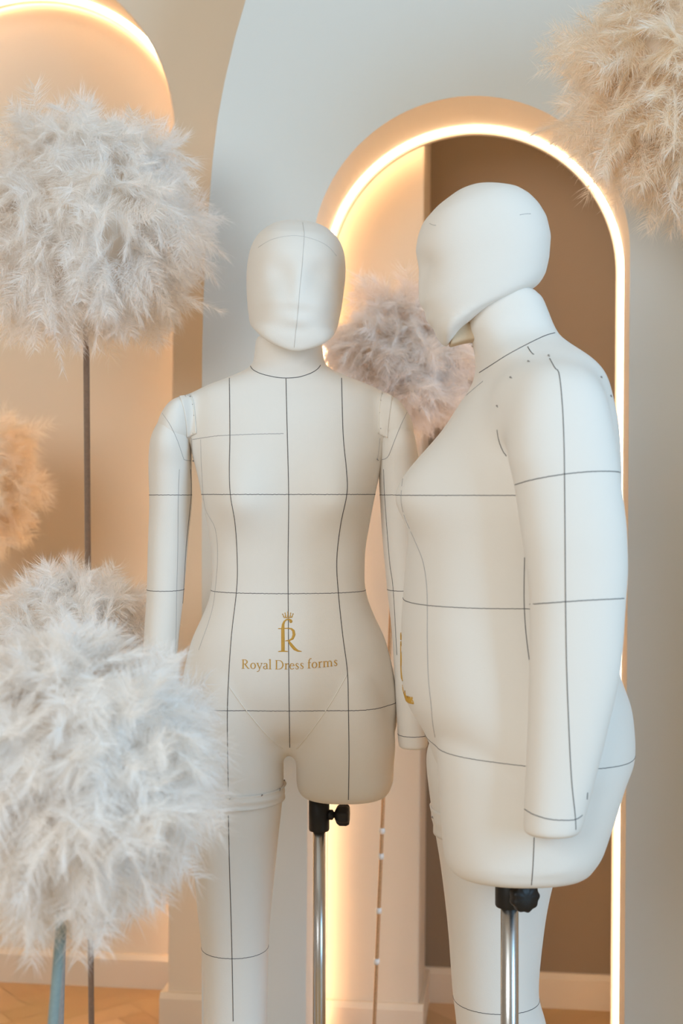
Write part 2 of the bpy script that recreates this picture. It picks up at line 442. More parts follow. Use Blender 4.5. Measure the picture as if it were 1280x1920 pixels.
def head_mesh():
    pr = [unbow(p) for p in PROF]; vs_ = [p[1] for p in pr]; v0, v1 = min(vs_), max(vs_)
    rows = []; N = 46
    fy = np.array([f[0] for f in FRONT], float); fw = np.array([(f[2]-f[1])/2/1060 for f in FRONT])*(v1-v0)/.2402
    for i in range(N+1):
        t = .5-.5*math.cos(math.pi*i/N); t = .006+t*.988; v = v0+(v1-v0)*t; us = []
        for a, b in zip(pr, pr[1:]+pr[:1]):
            if (a[1]-v)*(b[1]-v) < 0: us.append(a[0]+(b[0]-a[0])*(v-a[1])/(b[1]-a[1]))
        if len(us) < 2: continue
        w = float(np.interp(413.5+(1-t)*254.5, fy, fw)); rows.append((v, 0, w, -max(us), -min(us)))
    H = v1-v0; seg = 120; V = []; Fc = []; n = 2.25
    for (v, cx, a, yf, yb) in rows:
        t = (v-v0)/H; cy = yf*.45+yb*.55 if yb-yf > .1 else (yf+yb)/2
        for k in range(seg):
            w = 2*math.pi*k/seg; c, sn = math.cos(w), math.sin(w)
            x = a*math.copysign(abs(c)**(2/n), c); y = cy+((cy-yf) if sn < 0 else (yb-cy))*math.copysign(abs(sn)**(2/n), sn)
            if sn < 0:
                fr = min(1, (cy-y)/max(cy-yf, .02))**2
                g = lambda x0, z0, sx, sz: math.exp(-((abs(x)-x0)/sx)**2-((t-z0)/sz)**2)
                y += fr*(.009*g(.034, .56, .022, .075)-.0045*g(0, .44, .014, .13)*1.6-.0035*g(0, .22, .022, .03)+.003*g(0, .285, .03, .03)-.003*g(.038, .36, .02, .07)+.003*g(0, .15, .03, .02))
            V.append((x, y, v))
    m = len(rows)
    for i in range(m-1):
        for k in range(seg): Fc.append((i*seg+k, i*seg+(k+1) % seg, (i+1)*seg+(k+1) % seg, (i+1)*seg+k))
    for base, flip in ((0, 1), ((m-1)*seg, 0)):
        c = np.mean(V[base:base+seg], axis=0); ci = len(V); V.append(tuple(c))
        for k in range(seg): q = (ci, base+k, base+(k+1) % seg); Fc.append(q[::-1] if flip else q)
    me = fixn(mesh('head', V, Fc))
    o = bpy.data.objects.new('tmp', me); COL.objects.link(o)
    r = o.modifiers.new('r', 'REMESH'); r.mode = 'VOXEL'; r.voxel_size = .003
    s = o.modifiers.new('s', 'SMOOTH'); s.iterations = 14; s.factor = .5
    out = bpy.data.meshes.new_from_object(o.evaluated_get(bpy.context.evaluated_depsgraph_get())); bpy.data.objects.remove(o)
    return out, v0, v1, pr
HEAD, HV0, HV1, HPR = head_mesh()

# embroidered logo, strokes in a 1280x788 sketch square: x 0..1280, y down
def arc(cx, cy, rx, ry, a0, a1, n=14): return [(cx+rx*math.cos(math.radians(a0+(a1-a0)*i/n)), cy-ry*math.sin(math.radians(a0+(a1-a0)*i/n))) for i in range(n+1)]
T, N_, H_ = .105, .042, .034
def bowlw(n, a0, a1, thick=T, thin=N_):
    return [thin+(thick-thin)*abs(math.cos(math.radians(a0+(a1-a0)*i/n)))**1.5 for i in range(n+1)]
def A_(cx, cy, rx, ry, a0, a1, thick=T, thin=N_, n=14): return (arc(cx, cy, rx, ry, a0, a1, n), bowlw(n, a0, a1, thick, thin))
def S_(x0, y0, x1, y1, w): return ([(x0, y0), ((x0+x1)/2, (y0+y1)/2), (x1, y1)], [w]*3)
# em units, y down, baseline 0, x-height .44, cap height .68, ascender .74
GL = {
 'R': (.66, [S_(.12, 0, .12, -.66, T), S_(.02, -.015, .24, -.015, H_), S_(.02, -.645, .2, -.645, H_), A_(.27, -.495, .17, .15, 90, -90), S_(.12, -.645, .27, -.645, N_), S_(.12, -.345, .27, -.345, N_), ([(.27, -.34), (.4, -.17), (.52, -.03), (.64, -.01)], [.1, .1, .08, .03])]),
 'D': (.74, [S_(.12, 0, .12, -.66, T), S_(.02, -.015, .3, -.015, H_), S_(.02, -.645, .3, -.645, H_), A_(.3, -.33, .34, .315, 90, -90, n=20)]),
 'o': (.5, [A_(.24, -.215, .18, .205, 0, 360, n=24)]),
 'y': (.47, [([(.06, -.42), (.16, -.2), (.24, -.03)], [.095, .095, .08]), ([(.42, -.42), (.3, -.15), (.2, .1), (.1, .2), (.03, .17)], [N_, N_, .05, .05, .07]), S_(-.01, -.425, .16, -.425, H_), S_(.32, -.425, .48, -.425, H_)]),
 'a': (.44, [A_(.2, -.32, .13, .1, 150, 0), ([(.33, -.32), (.33, -.06), (.42, -.02)], [.09, .09, .03]), A_(.2, -.12, .14, .11, 60, 330, thick=.09)]),
 'l': (.26, [S_(.12, 0, .12, -.72, .1), S_(.02, -.015, .23, -.015, H_), ([(.01, -.68), (.12, -.72)], [.03, .04])]),
 'r': (.36, [S_(.11, 0, .11, -.42, .1), S_(.01, -.015, .23, -.015, H_), ([(.01, -.39), (.11, -.42)], [.03, .04]), ([(.13, -.3), (.2, -.4), (.32, -.4)], [.03, .05, .1])]),
 'e': (.43, [A_(.22, -.215, .17, .205, 10, 320, thick=.095, n=22), S_(.06, -.25, .38, -.25, N_)]),
 's': (.36, [([(.29, -.33), (.24, -.41), (.14, -.42), (.07, -.34), (.12, -.25), (.24, -.17), (.28, -.09), (.2, -.01), (.1, -.01), (.04, -.1)], [.04, .04, .05, .08, .1, .1, .08, .05, .04, .04])]),
 'f': (.3, [([(.12, 0), (.12, -.4), (.13, -.58), (.2, -.7), (.32, -.7)], [.1, .1, .09, .05, .09]), S_(.01, -.415, .28, -.415, H_), S_(.01, -.015, .25, -.015, H_)]),
 'm': (.84, [S_(.11, 0, .11, -.42, .1), ([(.01, -.39), (.11, -.42)], [.03, .04]), ([(.12, -.34), (.24, -.42), (.36, -.38), (.4, -.28), (.4, 0)], [.03, .05, .08, .1, .1]), ([(.41, -.34), (.53, -.42), (.65, -.38), (.69, -.28), (.69, 0)], [.03, .05, .08, .1, .1]), S_(.01, -.015, .21, -.015, H_), S_(.3, -.015, .5, -.015, H_), S_(.6, -.015, .8, -.015, H_)]),
 ' ': (.2, [])}
def lettering():
    """strokes in picture pixels of the left form: lists of ((px,py),width)"""
    out = []; s = 'Royal Dress forms'; adv = sum(GL[c][0]+.03 for c in s); em = 181/adv*1.0; x = 453
    for c in s:
        for pts, ws in GL[c][1]:
            q = []
            for (a, b), w in zip(pts, ws):
                px = x+a*em; base = 1253.5+1.5*math.sin((px-453)/181*math.pi)-5.5*max(0, (px-540)/93)**1.5
                q.append((px, base+b*em*1.12, w*em))
            out.append(q)
        x += (GL[c][0]+.03)*em
    return out
def mono():
    k = 4.923; q = lambda pts, ws: [(420+a/k, 1120+b/k, w/k) for (a, b), w in zip(pts, ws)]
    L = []
    L.append(q([(543, 500), (543, 400), (542, 290), (545, 250), (556, 222), (575, 206), (600, 204), (618, 214)], [36, 36, 34, 26, 18, 14, 16, 24]))
    L.append(q(arc(616, 222, 9, 9, 0, 360, 10), [14]*11))
    L.append(q([(500, 289), (540, 288), (600, 285)], [9, 9, 10]))
    L.append(q([(585, 286), (620, 290), (640, 310), (645, 345), (632, 380), (605, 396), (565, 402)], [9, 16, 26, 30, 24, 14, 8]))
    L.append(q([(590, 396), (620, 440), (650, 475), (680, 494), (714, 500)], [14, 30, 30, 18, 8]))
    L.append(q([(500, 500), (545, 497), (588, 500)], [9, 14, 9]))
    return L
def crown():
    k = 4.923; q = lambda pts, ws: [(420+a/k, 1120+b/k, w/k) for (a, b), w in zip(pts, ws)]
    L = [q([(552, 186), (588, 189), (628, 184)], [9, 9, 9])]
    for a, b in ((540, 155), (562, 146), (588, 136), (614, 146), (636, 153)):
        x0 = 590+(a-588)*.75; L.append(q([(x0-3, 182), ((x0+a)/2, (b+182)/2), (a, b)], [13, 8, 4])); L.append(q(arc(a, b, 3, 3, 0, 360, 8), [6]*9))
    return L
def ribbon(strokes, proj, thick=.0009):
    """raised embroidery: each stroke becomes a padded band lying on the cloth. proj(px,py,off)->point"""
    V = []; Fc = []
    for st in strokes:
        pts = []
        for (a, b) in zip(st[:-1], st[1:]):
            k = max(1, int(math.hypot(b[0]-a[0], b[1]-a[1])/1.2))
            pts += [tuple(a[j]+(b[j]-a[j])*i/k for j in range(3)) for i in range(k)]
        pts.append(st[-1]); base = len(V); ok = True; rows = []
        for i, p in enumerate(pts):
            a = pts[max(0, i-1)]; b = pts[min(len(pts)-1, i+1)]; dx, dy = b[0]-a[0], b[1]-a[1]; L = math.hypot(dx, dy) or 1
            nx, ny = -dy/L, dx/L; r = []
            for u, h in ((-.5, -.0002), (-.3, thick), (0, thick*1.25), (.3, thick), (.5, -.0002)):
                h_ = proj(p[0]+nx*p[2]*u, p[1]+ny*p[2]*u, h)
                if h_ is None: ok = False; break
                r.append(h_)
            if not ok: break
            rows.append(r)
        if len(rows) < 2: continue
        for r in rows: V += r
        for i in range(len(rows)-1):
            for k in range(4): a = base+i*5+k; Fc.append((a, a+1, a+6, a+5))
    return V, Fc
def patch(form, tree, quad, nu, nv, off, thick):
    """a cloth strip laid on the form between two picture curves"""
    A, B = quad; A = curve(A, 10); B = curve(B, 10); V = []; ok = []
    for i in range(nv+1):
        t = i/nv
        a = np.array(A[min(len(A)-1, int(round(t*(len(A)-1))))]); b = np.array(B[min(len(B)-1, int(round(t*(len(B)-1))))])
        for j in range(nu+1):
            p = a+(b-a)*j/nu; V.append(form.hit(tree, p[0], p[1], off))
    # fill misses with nearest row point
    for i in range(len(V)):
        if V[i] is None:
            for d in range(1, len(V)):
                c = [V[k] for k in (i-d, i+d) if 0 <= k < len(V) and V[k] is not None]
                if c: V[i] = c[0].copy(); break
    Fc = [(i*(nu+1)+j, i*(nu+1)+j+1, (i+1)*(nu+1)+j+1, (i+1)*(nu+1)+j) for i in range(nv) for j in range(nu)]
    me = mesh('patch', V, Fc); return me
def pin(form, tree, px, py, parent, tilt=0):
    h = form.hit(tree, px, py, .001)
    if h is None: return
    V, Fc = lathe([(.0003, -.0014), (.0011, -.0009), (.0015, 0), (.0011, .0009), (.0003, .0014)], 10)
    g = form.hit(tree, px+3*math.cos(tilt), py+3*math.sin(tilt), .0012)
    parts = [([Vector(v)+h for v in V], Fc)]
    if g is not None and (g-h).length < .01: parts.append(tube([h, g], .0006, 6))
    v, f = join(parts); link('pin', mesh('pin', v, f), M_PIN, parent)

def clamp_stand(form, x, y, zc, rp, knob, knob_r, base_r, label):
    """pole, clamp with hand knob, floor plate"""
    rt = form.root
    link('pole', mesh('pole', *shift(lathe([(rp, .02), (rp, zc+.03)], 40), (x, y, 0))), M_CHROME, rt, label='chrome pole')
    rc = rp*1.62
    cl = link('clamp', fixn(mesh('clamp', *shift(lathe([(rc*.96, zc-.036), (rc, zc-.033), (rc, zc+.04)], 32), (x, y, 0)))), M_BLACK, rt, label='black plastic clamp')
    d = Vector(knob).normalized()
    q = Vector((1, 0, 0)).rotation_difference(d).to_matrix()
    st = lathe([(.009, rc*.8), (.009, rc+.006), (.0055, rc+.008), (.0055, rc+.014)], 20, 'x')
    link('knob_stem', fixn(mesh('stem', [q @ Vector(v)+Vector((x, y, zc-.008)) for v in st[0]], st[1])), M_BLACK, cl)
    kb = lathe([(.007, rc+.010), (knob_r*.80, rc+.014), (knob_r, rc+.019), (knob_r, rc+.031), (knob_r*.88, rc+.035), (.004, rc+.0355)], 72, 'x', (9, .045))
    link('knob', fixn(mesh('knob', [q @ Vector(v)+Vector((x, y, zc-.008)) for v in kb[0]], kb[1])), M_BLACK, cl)
    bp = link('base_plate', fixn(mesh('base', *shift(lathe([(base_r, 0), (base_r, .006), (base_r-.004, .01), (rp*2, .012), (rp*1.5, .035), (rp, .036)], 64), (x, y, 0)))), M_CHROME, rt)

def lines(f, tree, specs, parent, m=None, r=.00062, name='seam', zig=.0004):
    for s in specs: seam(name, f.line(tree, curve(s, 5)), parent, m, r, zig)

# ================= form 1: facing the camera
D1 = 2.36; S1 = F/D1; O1 = P(541, HY, D1); O1.z = 0
f1 = Form(O1, PSI, 'slim cream canvas mannequin facing forward, left of the pair, with gold lettering on its belly', 'stitched canvas dress form mannequins')
z1 = lambda py: HZ-(py-HY)/S1
x1 = lambda px: (px-541)/S1
trows = [(630,.0590,-.047,.062),(655,.0600,-.048,.064),(672,.0618,-.049,.067),(683,.0655,-.050,.073),(693,.078,-.053,.079),(702,.096,-.058,.083),(710,.115,-.062,.087),(720,.140,-.067,.090),
    (730,.163,-.071,.092),(738,.174,-.074,.094),(748,.178,-.079,.096),(770,.178,-.088,.1),(810,.175,-.098,.105),(850,.171,-.103,.106),(880,.163,-.105,.105),(925,.1535,-.107,.10),(980,.1435,-.104,.09),(1040,.135,-.099,.080),
    (1085,.134,-.098,.077),(1115,.138,-.100,.081),(1150,.150,-.104,.09),(1200,.171,-.108,.106),(1270,.187,-.110,.125),(1320,.1925,-.104,.132),(1350,.1925,-.092,.132),(1380,.192,-.074,.128),(1410,.188,-.050,.110)]
def bust1(x, y, z, cy, s):
    if y < cy:
        fr = min(1, (cy-y)/.05); dz = z-z1(938); sz = .075 if dz > 0 else .045
        y -= fr*s*(.030*math.exp(-((abs(x)-.085)/.055)**2-(dz/sz)**2))
        y -= fr*s*.006*math.exp(-(x/.1)**2-((z-z1(1230))/.09)**2)
    else:
        fr = min(1, (y-cy)/.05); y += fr*s*(.018*math.exp(-((abs(x)-.08)/.06)**2-((z-z1(1360))/.07)**2)-.010*math.exp(-(x/.025)**2-((z-z1(1360))/.07)**2))
    return y
torso = loft([(z1(p), .0, a, yf, yb) for p, a, yf, yb in trows], disp=bust1, rb=.035, n=2.35)
legR = loft([(z1(p), x1(c), a, yf, yb) for p, c, a, yf, yb in ((1220,630,.070,-.088,.09),(1270,638,.078,-.103,.1),(1320,643,.084,-.104,.108),(1400,647,.0885,-.096,.108),(1440,646.5,.0862,-.09,.1),(1470,646,.0858,-.087,.092),(1493,645,.083,-.085,.088))], rb=.020, n=2.3)
legL = loft([(z1(p), x1(c), a, yf, yb) for p, c, a, yf, yb in ((1220,452,.070,-.088,.09),(1270,444,.078,-.103,.1),(1320,440,.084,-.104,.108),(1400,437,.0885,-.097,.11),(1480,440,.0855,-.09,.098),(1580,439.5,.0765,-.083,.086),(1700,439,.0655,-.073,.075),(1780,440.5,.059,-.062,.066),(1850,441,.0575,-.055,.066),
    (1920,440,.0565,-.049,.07),(2020,440,.053,-.045,.068),(2120,441,.040,-.036,.05),(2190,441,.034,-.034,.04),(2265,441,.036,-.04,.042))], rb=.004, n=2.1)
sh1 = [loft([(z1(p), x1(c), a, yf, yb) for p, c, a, yf, yb in rw], n=2.2, rb=.015, rt=.004) for rw in (
    ((741,352,.012,-.05,.05),(748,346,.020,-.064,.06),(762,339,.0245,-.074,.065),(785,332,.031,-.080,.068),(810,328,.032,-.078,.066),(838,330,.024,-.065,.055)),
    ((741,728,.010,-.05,.05),(748,729,.0155,-.064,.06),(762,733,.022,-.074,.065),(785,740,.029,-.080,.068),(810,744,.031,-.078,.066),(838,744,.024,-.065,.055)))]
ME = remesh([torso, legR, legL]+sh1, .004, 22)
relax(ME, lambda x, y, z: ss(abs(x), .13, .16)*ss(z, 1.36, 1.39), 45)
relax(ME, lambda x, y, z: (1-ss(abs(x), .06, .10))*ss(z, .78, .83)*(1-ss(z, .88, .93))*(1-ss(y, -.01, .02)), 160)
t1 = link('torso', ME, M_CANVAS, f1.root)
def arm1(sgn, pts, name='arm'):
    return pts
aL = [(762,338,.012,-.045,.04),(785,330,.025,-.068,.052),(830,321,.0355,-.076,.061),(880,319,.0372,-.062,.06),(930,319.5,.037,-.053,.058),(1010,315,.035,-.046,.052),(1105,310.5,.0325,-.048,.046),(1200,303.5,.030,-.052,.034),(1300,300,.0275,-.054,.020),(1397,299,.0255,-.053,.010)]
aR = [(762,735,.011,-.045,.04),(785,741,.022,-.068,.052),(830,745.5,.0315,-.076,.061),(880,748,.036,-.062,.06),(930,750.5,.0365,-.053,.058),(1010,754,.035,-.046,.052),(1105,760,.0325,-.048,.046),(1200,767,.030,-.052,.034),(1300,770,.028,-.054,.020),(1397,773,.0255,-.053,.010)]
arms1 = []
for A in (aL, aR):
    me = mesh('arm', *loft([(z1(p), x1(c), a, yf, yb) for p, c, a, yf, yb in A], n=2.1, rb=.006, rt=.002)); fixn(me)
    arms1.append(link('arm', me, M_CANVAS, f1.root))
tt1 = bvh(ME); ta1 = [bvh(ME, a.data) for a in arms1]; tall1 = bvh(ME, *[a.data for a in arms1])
bust_z, waist_z, hip_z, knee_z = z1(927), 1.100, .902, .468
seam('seam', contour(ME, (0, 0, bust_z), (0, 0, 1)), t1); seam('seam', contour(ME, (0, 0, waist_z), (0, 0, 1)), t1)
seam('seam', contour(ME, (0, 0, hip_z), (0, 0, 1)), t1)
lines(f1, tt1, [[(468,683),(474,693),(490,701),(515,707),(536,709),(560,707),(582,700),(595,692),(601,684)]], t1, None, .0006, 'seam', 0)
seam('seam', contour(ME, (0, 0, knee_z), (0, 0, 1), lambda p: p.x < 0), t1)
lines(f1, tt1, [[(536,710),(538,800),(541,925),(540,1040),(540,1112),(541,1230),(542,1330),(543,1402)],
    [(430,709),(431,815),(430,880),(432,929),(441,985),(445,1060),(443,1112),(434,1190),(428,1280),(426,1360),(428,1489)],
    [(428,1529),(430,1620),(433,1720),(435,1800),(437,1915)],
    [(640,709),(643,815),(649,880),(650,925),(638,985),(631,1050),(634,1112),(642,1190),(651,1260),(653,1330),(654,1420),(653,1500)]], t1)
lines(f1, tt1, [[(361,824),(400,818),(430,816),(480,814),(535,813)]], t1, M_THREAD2, .0005)
lines(f1, tt1, [[(376,824),(378,880),(384,950),(403,990),(408,1040),(404,1100),(396,1150),(372,1220)],[(359,822),(361,850),(363,865)],[(712,822),(709,850),(706,865)]], t1, M_THREAD2, .00035)
lines(f1, tt1, [[(430,1288),(460,1330),(500,1378),(529,1404)],[(650,1265),(620,1318),(585,1368),(556,1404)]], t1, M_PIPING, .0009, 'piping', 0)
for i, tr in enumerate(ta1):
    for py in (928, 1105, 1372):
        seam('seam', contour(arms1[i].data, (0, 0, z1(py)), (0, 0, 1)), arms1[i])
lines(f1, ta1[0], [[(357,880),(358,930),(349,1020),(344,1105),(336,1230)]], arms1[0], M_THREAD, .0005)
lines(f1, ta1[0], [[(336,880),(334,930),(333,1030),(331,1110),(329,1230)],[(302,772),(318,795),(332,825),(343,857),(346,862),(357,864)]], arms1[0], M_THREAD2, .0004)
lines(f1, ta1[1], [[(719,880),(721,930),(730,1050),(737,1105),(744,1230)],], arms1[1], M_THREAD, .0005)
lines(f1, ta1[1], [[(764,770),(752,795),(740,825),(729,853),(722,860),(714,862)]], arms1[1], M_THREAD2, .0005)
# pinned shoulder flaps, hand-sewn onto the chest
ta1 = [bvh(ME, a.data) for a in arms1]
for i, q in enumerate((([(335,741),(343,765),(348,795),(349.5,821)], [(356,737.5),(363,765),(367,790),(369,813)]), ([(736,740),(732,770),(729,795),(727,821)], [(715,737.5),(712,765),(709,790),(707,813)]))):
    me = patch(f1, tall1, q, 8, 14, .0012, .0015); fl = link('shoulder_flap', me, M_CANVAS, arms1[i])
    so = fl.modifiers.new('s', 'SOLIDIFY'); so.thickness = .0016; so.offset = 0
    ed = [f1.hit(tall1, a, b, .0024) for a, b in curve(q[1], 4)]; ed = [e for e in ed if e is not None]
    if len(ed) > 2: link('piping', mesh('e', *tube(ed, .0007, 6)), M_PIPING, arms1[i])
    for (a, b) in (((356,745),(360,759),(364,779),(363,812)) if i == 0 else ((716,740),(714,752),(712,774),(714,803))): pin(f1, tall1, a, b, arms1[i], 1.2)
for a, b in ((363, 864), (706, 861)): pin(f1, tt1, a, b, t1, .8)
# thigh cuff: a second sleeve of cloth pulled over the leg
def cuff(me, z_at, hgt, side, grow=.0045, tilt=0):
    """ring of cloth following the leg surface"""
    loops = [contour(me, (0, 0, z_at+hgt*k/8), (0, tilt, 1), lambda p: p.x*side > .004) for k in range(9)]
    rings = []; 
    for L in loops:
        if not L: return None
        pts = max(L, key=lambda l: len(l[0]))[0]; c = sum(pts, Vector())/len(pts)
        pol = sorted(((math.atan2(p.y-c.y, p.x-c.x), p) for p in pts), key=lambda t: t[0])
        an = [a for a, _ in pol]; rr = [math.hypot(p.x-c.x, p.y-c.y) for _, p in pol]; zz = [p.z for _, p in pol]
        an2 = [an[-1]-2*math.pi]+an+[an[0]+2*math.pi]; rr2 = [rr[-1]]+rr+[rr[0]]; zz2 = [zz[-1]]+zz+[zz[0]]
        rings.append((c, an2, rr2, zz2))
    V = []; n = 90
    prof = [(0, .0005), (0, grow), (1, grow*.8), (2, grow*.55), (3, grow*.7), (4, grow*1.0), (5, grow*.8), (6, grow*.5), (7, grow*.7), (8, grow), (8, .0005)]
    for k, g in prof:
        c, an, rr, zz = rings[k]
        for j in range(n):
            a = -math.pi+2*math.pi*j/n; r = np.interp(a, an, rr)+g*(1+.25*math.sin(3*a+k)); V.append((c.x+r*math.cos(a), c.y+r*math.sin(a), float(np.interp(a, an, zz))))
    Fc = [(i*n+j, i*n+(j+1) % n, (i+1)*n+(j+1) % n, (i+1)*n+j) for i in range(len(prof)-1) for j in range(n)]
    return fixn(mesh('cuff', V, Fc))
zc0 = HZ-(1520-HY)/1100; zc1 = HZ-(1492-HY)/1100
me = cuff(ME, zc0, zc1-zc0, -1, tilt=.0)
if me: thc = link('thigh_cuff', me, M_CANVAS, t1)
tc1 = bvh(ME, me) if me else tt1
for a, b in ((431, 1497), (491, 1490), (525, 1480), (533, 1464)): pin(f1, tc1, a, b, t1, 2.2)
# logo
prj = lambda x, y, h: f1.hit(tt1, x, y, h)
for nm, st, lb in (('lettering', lettering(), 'gold embroidered lettering'), ('monogram', mono(), 'gold embroidered monogram'), ('crown', crown(), 'small gold embroidered crown')):
    link(nm, mesh(nm, *ribbon(st, prj)), M_GOLD, t1, label=lb)
# head
H1 = link('head', HEAD.copy(), M_CANVAS, f1.root)
sc1 = .2402/(HV1-HV0)
H1.scale = (sc1,)*3
H1.rotation_euler = (math.radians(2), math.radians(3.5), math.radians(5))
chin = min(HEAD.vertices, key=lambda v: v.co.z).co.copy()
H1.location = Vector((x1(547), -.012, z1(668)-chin.z*sc1+.001))-Vector((math.sin(math.radians(3.5))*(-.04), 0, 0))
def child_lines(form, ob, specs, m, r=.0005, nm='seam'):
    bpy.context.view_layer.update()
    M = form.mw @ Matrix.LocRotScale(ob.location, ob.rotation_euler, ob.scale); Mi = M.inverted(); tr = bvh(ob.data)
    for s in specs:
        pts = []
        for px, py in curve(s, 8):
            o = Mi @ EYE; d = (Mi @ P(px, py, 1.0)-o).normalized(); h, n, i, dd = tr.ray_cast(o, d)
            if h is not None: pts.append(h+n*.0003)
        if len(pts) > 2: seam(nm, [(pts, False)], ob, m, r, 0)
child_lines(f1, H1, [[(567,417),(569,430),(570,444),(566,500),(562,540),(558,590),(554,625),(550,666)], [(484,464),(510,449),(545,442),(570,444),(599,453),(618,465),(632,482)]], M_FAINT, .00035)
clamp_stand(f1, x1(597)+.001, .0, z1(1508)-.010, .0112, (1, -.12, 0), .0185, .108, '')

# ================= form 2: seen from its left side, head bowed
D2 = 2.14; S2 = F/D2; O2 = P(960, HY, D2); O2.z = 0
CX2 = (960-640)/F*D2
f2 = Form(O2, PSI-math.pi/2, 'full-figured cream canvas mannequin in side view with bowed head, right of the pair', 'stitched canvas dress form mannequins')
def zy(py, px, xl):                      # picture row/column -> local height, local y at local side offset xl (towards the camera)
    S = F/(D2-xl); return HZ-(py-HY)/S, (px-640)/S-CX2
t2rows = [(545,890,1004,.058),(560,881,1015,.060),(590,876,1028,.062),(615,876,1038,.066),(632,883,1048,.074),(648,888,1066,.090),(662,891,1084,.112),(676,893,1100,.138),(690,894,1113,.158),(702,892,1122,.168),
    (720,886,1131,.174),(760,862,1142,.178),(800,842,1150,.181),(850,818,1154,.184),(900,800,1156,.187),(950,788,1152,.187),(990,776,1148,.184),(1050,762,1140,.180),(1120,756,1136,.182),(1180,752,1140,.192),(1254,752,1152,.206),(1300,757,1168,.213),
    (1331,770,1177,.217),(1363,790,1179,.219),(1404,808,1181,.218),(1440,818,1178,.214),(1480,826,1164,.208)]
def bust2(x, y, z, cy, s):
    if y < cy:
        fr = min(1, (cy-y)/.06); dz = z-1.268; sz = .088 if dz > 0 else .052
        y -= fr*s*.052*math.exp(-((abs(x)-.088)/.062)**2-(dz/sz)**2)
    else:
        fr = min(1, (y-cy)/.05); y += fr*s*(-.012*math.exp(-(x/.03)**2-((z-.86)/.09)**2))
    return y
rows = []
for py, a, b, w in t2rows: z, y0 = zy(py, a, 0); _, y1 = zy(py, b, 0); rows.append((z, 0, w, y0, y1))
torso2 = loft(rows, disp=bust2, rb=.04, n=2.35)
def legrows(data, xc):
    out = []
    for py, a, b, w in data: z, y0 = zy(py, a, xc); _, y1 = zy(py, b, xc); out.append((z, xc, w, y0, y1))
    return out
near = legrows([(1340,830,1150,.08),(1404,819,1172,.102),(1450,821,1172,.106),(1500,824,1163,.106),(1560,828,1142,.105),(1598,831,1131,.104),(1638,835,1114,.100)], .108)
far = legrows([(1340,830,1150,.08),(1420,798,1170,.10),(1500,806,1130,.105),(1560,815,1085,.10),(1620,825,1046,.093),(1750,840,1018,.08),(1860,848,1009,.074),(1920,855,1024,.073),(2010,862,1034,.07),(2120,875,1010,.05),(2200,885,985,.043),(2330,880,990,.045)], -.105)
adata = [(672,1012,1050,.010),(677,1000,1072,.022),(688,985,1098,.034),(705,972,1118,.044),(740,956,1142,.052),(790,947,1151,.056),(850,951,1157,.057),(905,963,1163,.056),(1000,977,1174,.054),(1060,986,1176,.051),(1130,993,1172,.048),(1250,992,1163,.044),(1360,989,1140,.041),(1480,984,1110,.038),(1563,980,1087,.037)]
xcs = [.176,.180,.185,.190,.198,.206,.212,.218,.226,.230,.235,.242,.246,.248,.249]
caps = [(664,1000,1056,.012,.146),(676,965,1090,.028,.148),(695,940,1118,.038,.154),(725,922,1136,.046,.160),(770,916,1146,.050,.163),(815,920,1150,.046,.163),(860,938,1150,.034,.160)]
shells = []; armsh = []
for sg in (1, -1):
    rr = []; cc = []
    for (py, a, b, w), xc in zip(adata, xcs): z, y0 = zy(py, a, xc); _, y1 = zy(py, b, xc); rr.append((z, xc*sg, w, y0, y1))
    for py, a, b, w, xc in caps: z, y0 = zy(py, a, xc); _, y1 = zy(py, b, xc); cc.append((z, xc*sg, w, y0, y1))
    armsh.append(loft(rr, n=2.15, rb=.006, rt=.003)); shells.append(loft(cc, n=2.2, rb=.025, rt=.008))
body2 = [torso2, loft(near, rb=.022, n=2.3), loft(far, rb=.004, n=2.1)]
whole = remesh(body2+armsh+shells, .0035, 12)
relax(whole, lambda x, y, z: ss(abs(x), .10, .15)*ss(z, 1.31, 1.40), 260)
relax(whole, lambda x, y, z: (1-ss(abs(x), .19, .21))*(1-ss(z, 1.0, 1.1)), 25)
relax(whole, lambda x, y, z: (1-ss(abs(x), .19, .21))*ss(z, .70, .74)*(1-ss(z, .90, .95))*ss(y, .0, .06), 160)
# separate the sleeves from the body along the fold where they meet
tb_ = BVHTree.FromPolygons(*[list(map(Vector, k)) if q == 0 else k for q, k in enumerate(join(body2))])
ta_ = [BVHTree.FromPolygons([Vector(v) for v in a[0]], a[1]) for a in armsh]
own = []
for p in whole.polygons:
    c = p.center; k = 0 if c.x > 0 else 1; da = ta_[k].find_nearest(c)[3]; db = tb_.find_nearest(c)[3]
    own.append(1+k if (da < db and abs(c.x) > .13) else 0)
def subset(me, keep):
    bm = bmesh.new(); bm.from_mesh(me); bm.faces.ensure_lookup_table()
    bmesh.ops.delete(bm, geom=[f for f, o_ in zip(bm.faces, own) if o_ != keep], context='FACES')
    # drop crumbs, keep the largest sheet
    seen = set(); best = []
    for f in bm.faces:
        if f in seen: continue
        st = [f]; seen.add(f); isl = []
        while st:
            g = st.pop(); isl.append(g)
            for e in g.edges:
                for h in e.link_faces:
                    if h not in seen: seen.add(h); st.append(h)
        if len(isl) > len(best): best = isl
    bs = set(best); bmesh.ops.delete(bm, geom=[f for f in bm.faces if f not in bs], context='FACES')
    out = bpy.data.meshes.new('part'); bm.to_mesh(out); bm.free(); return out
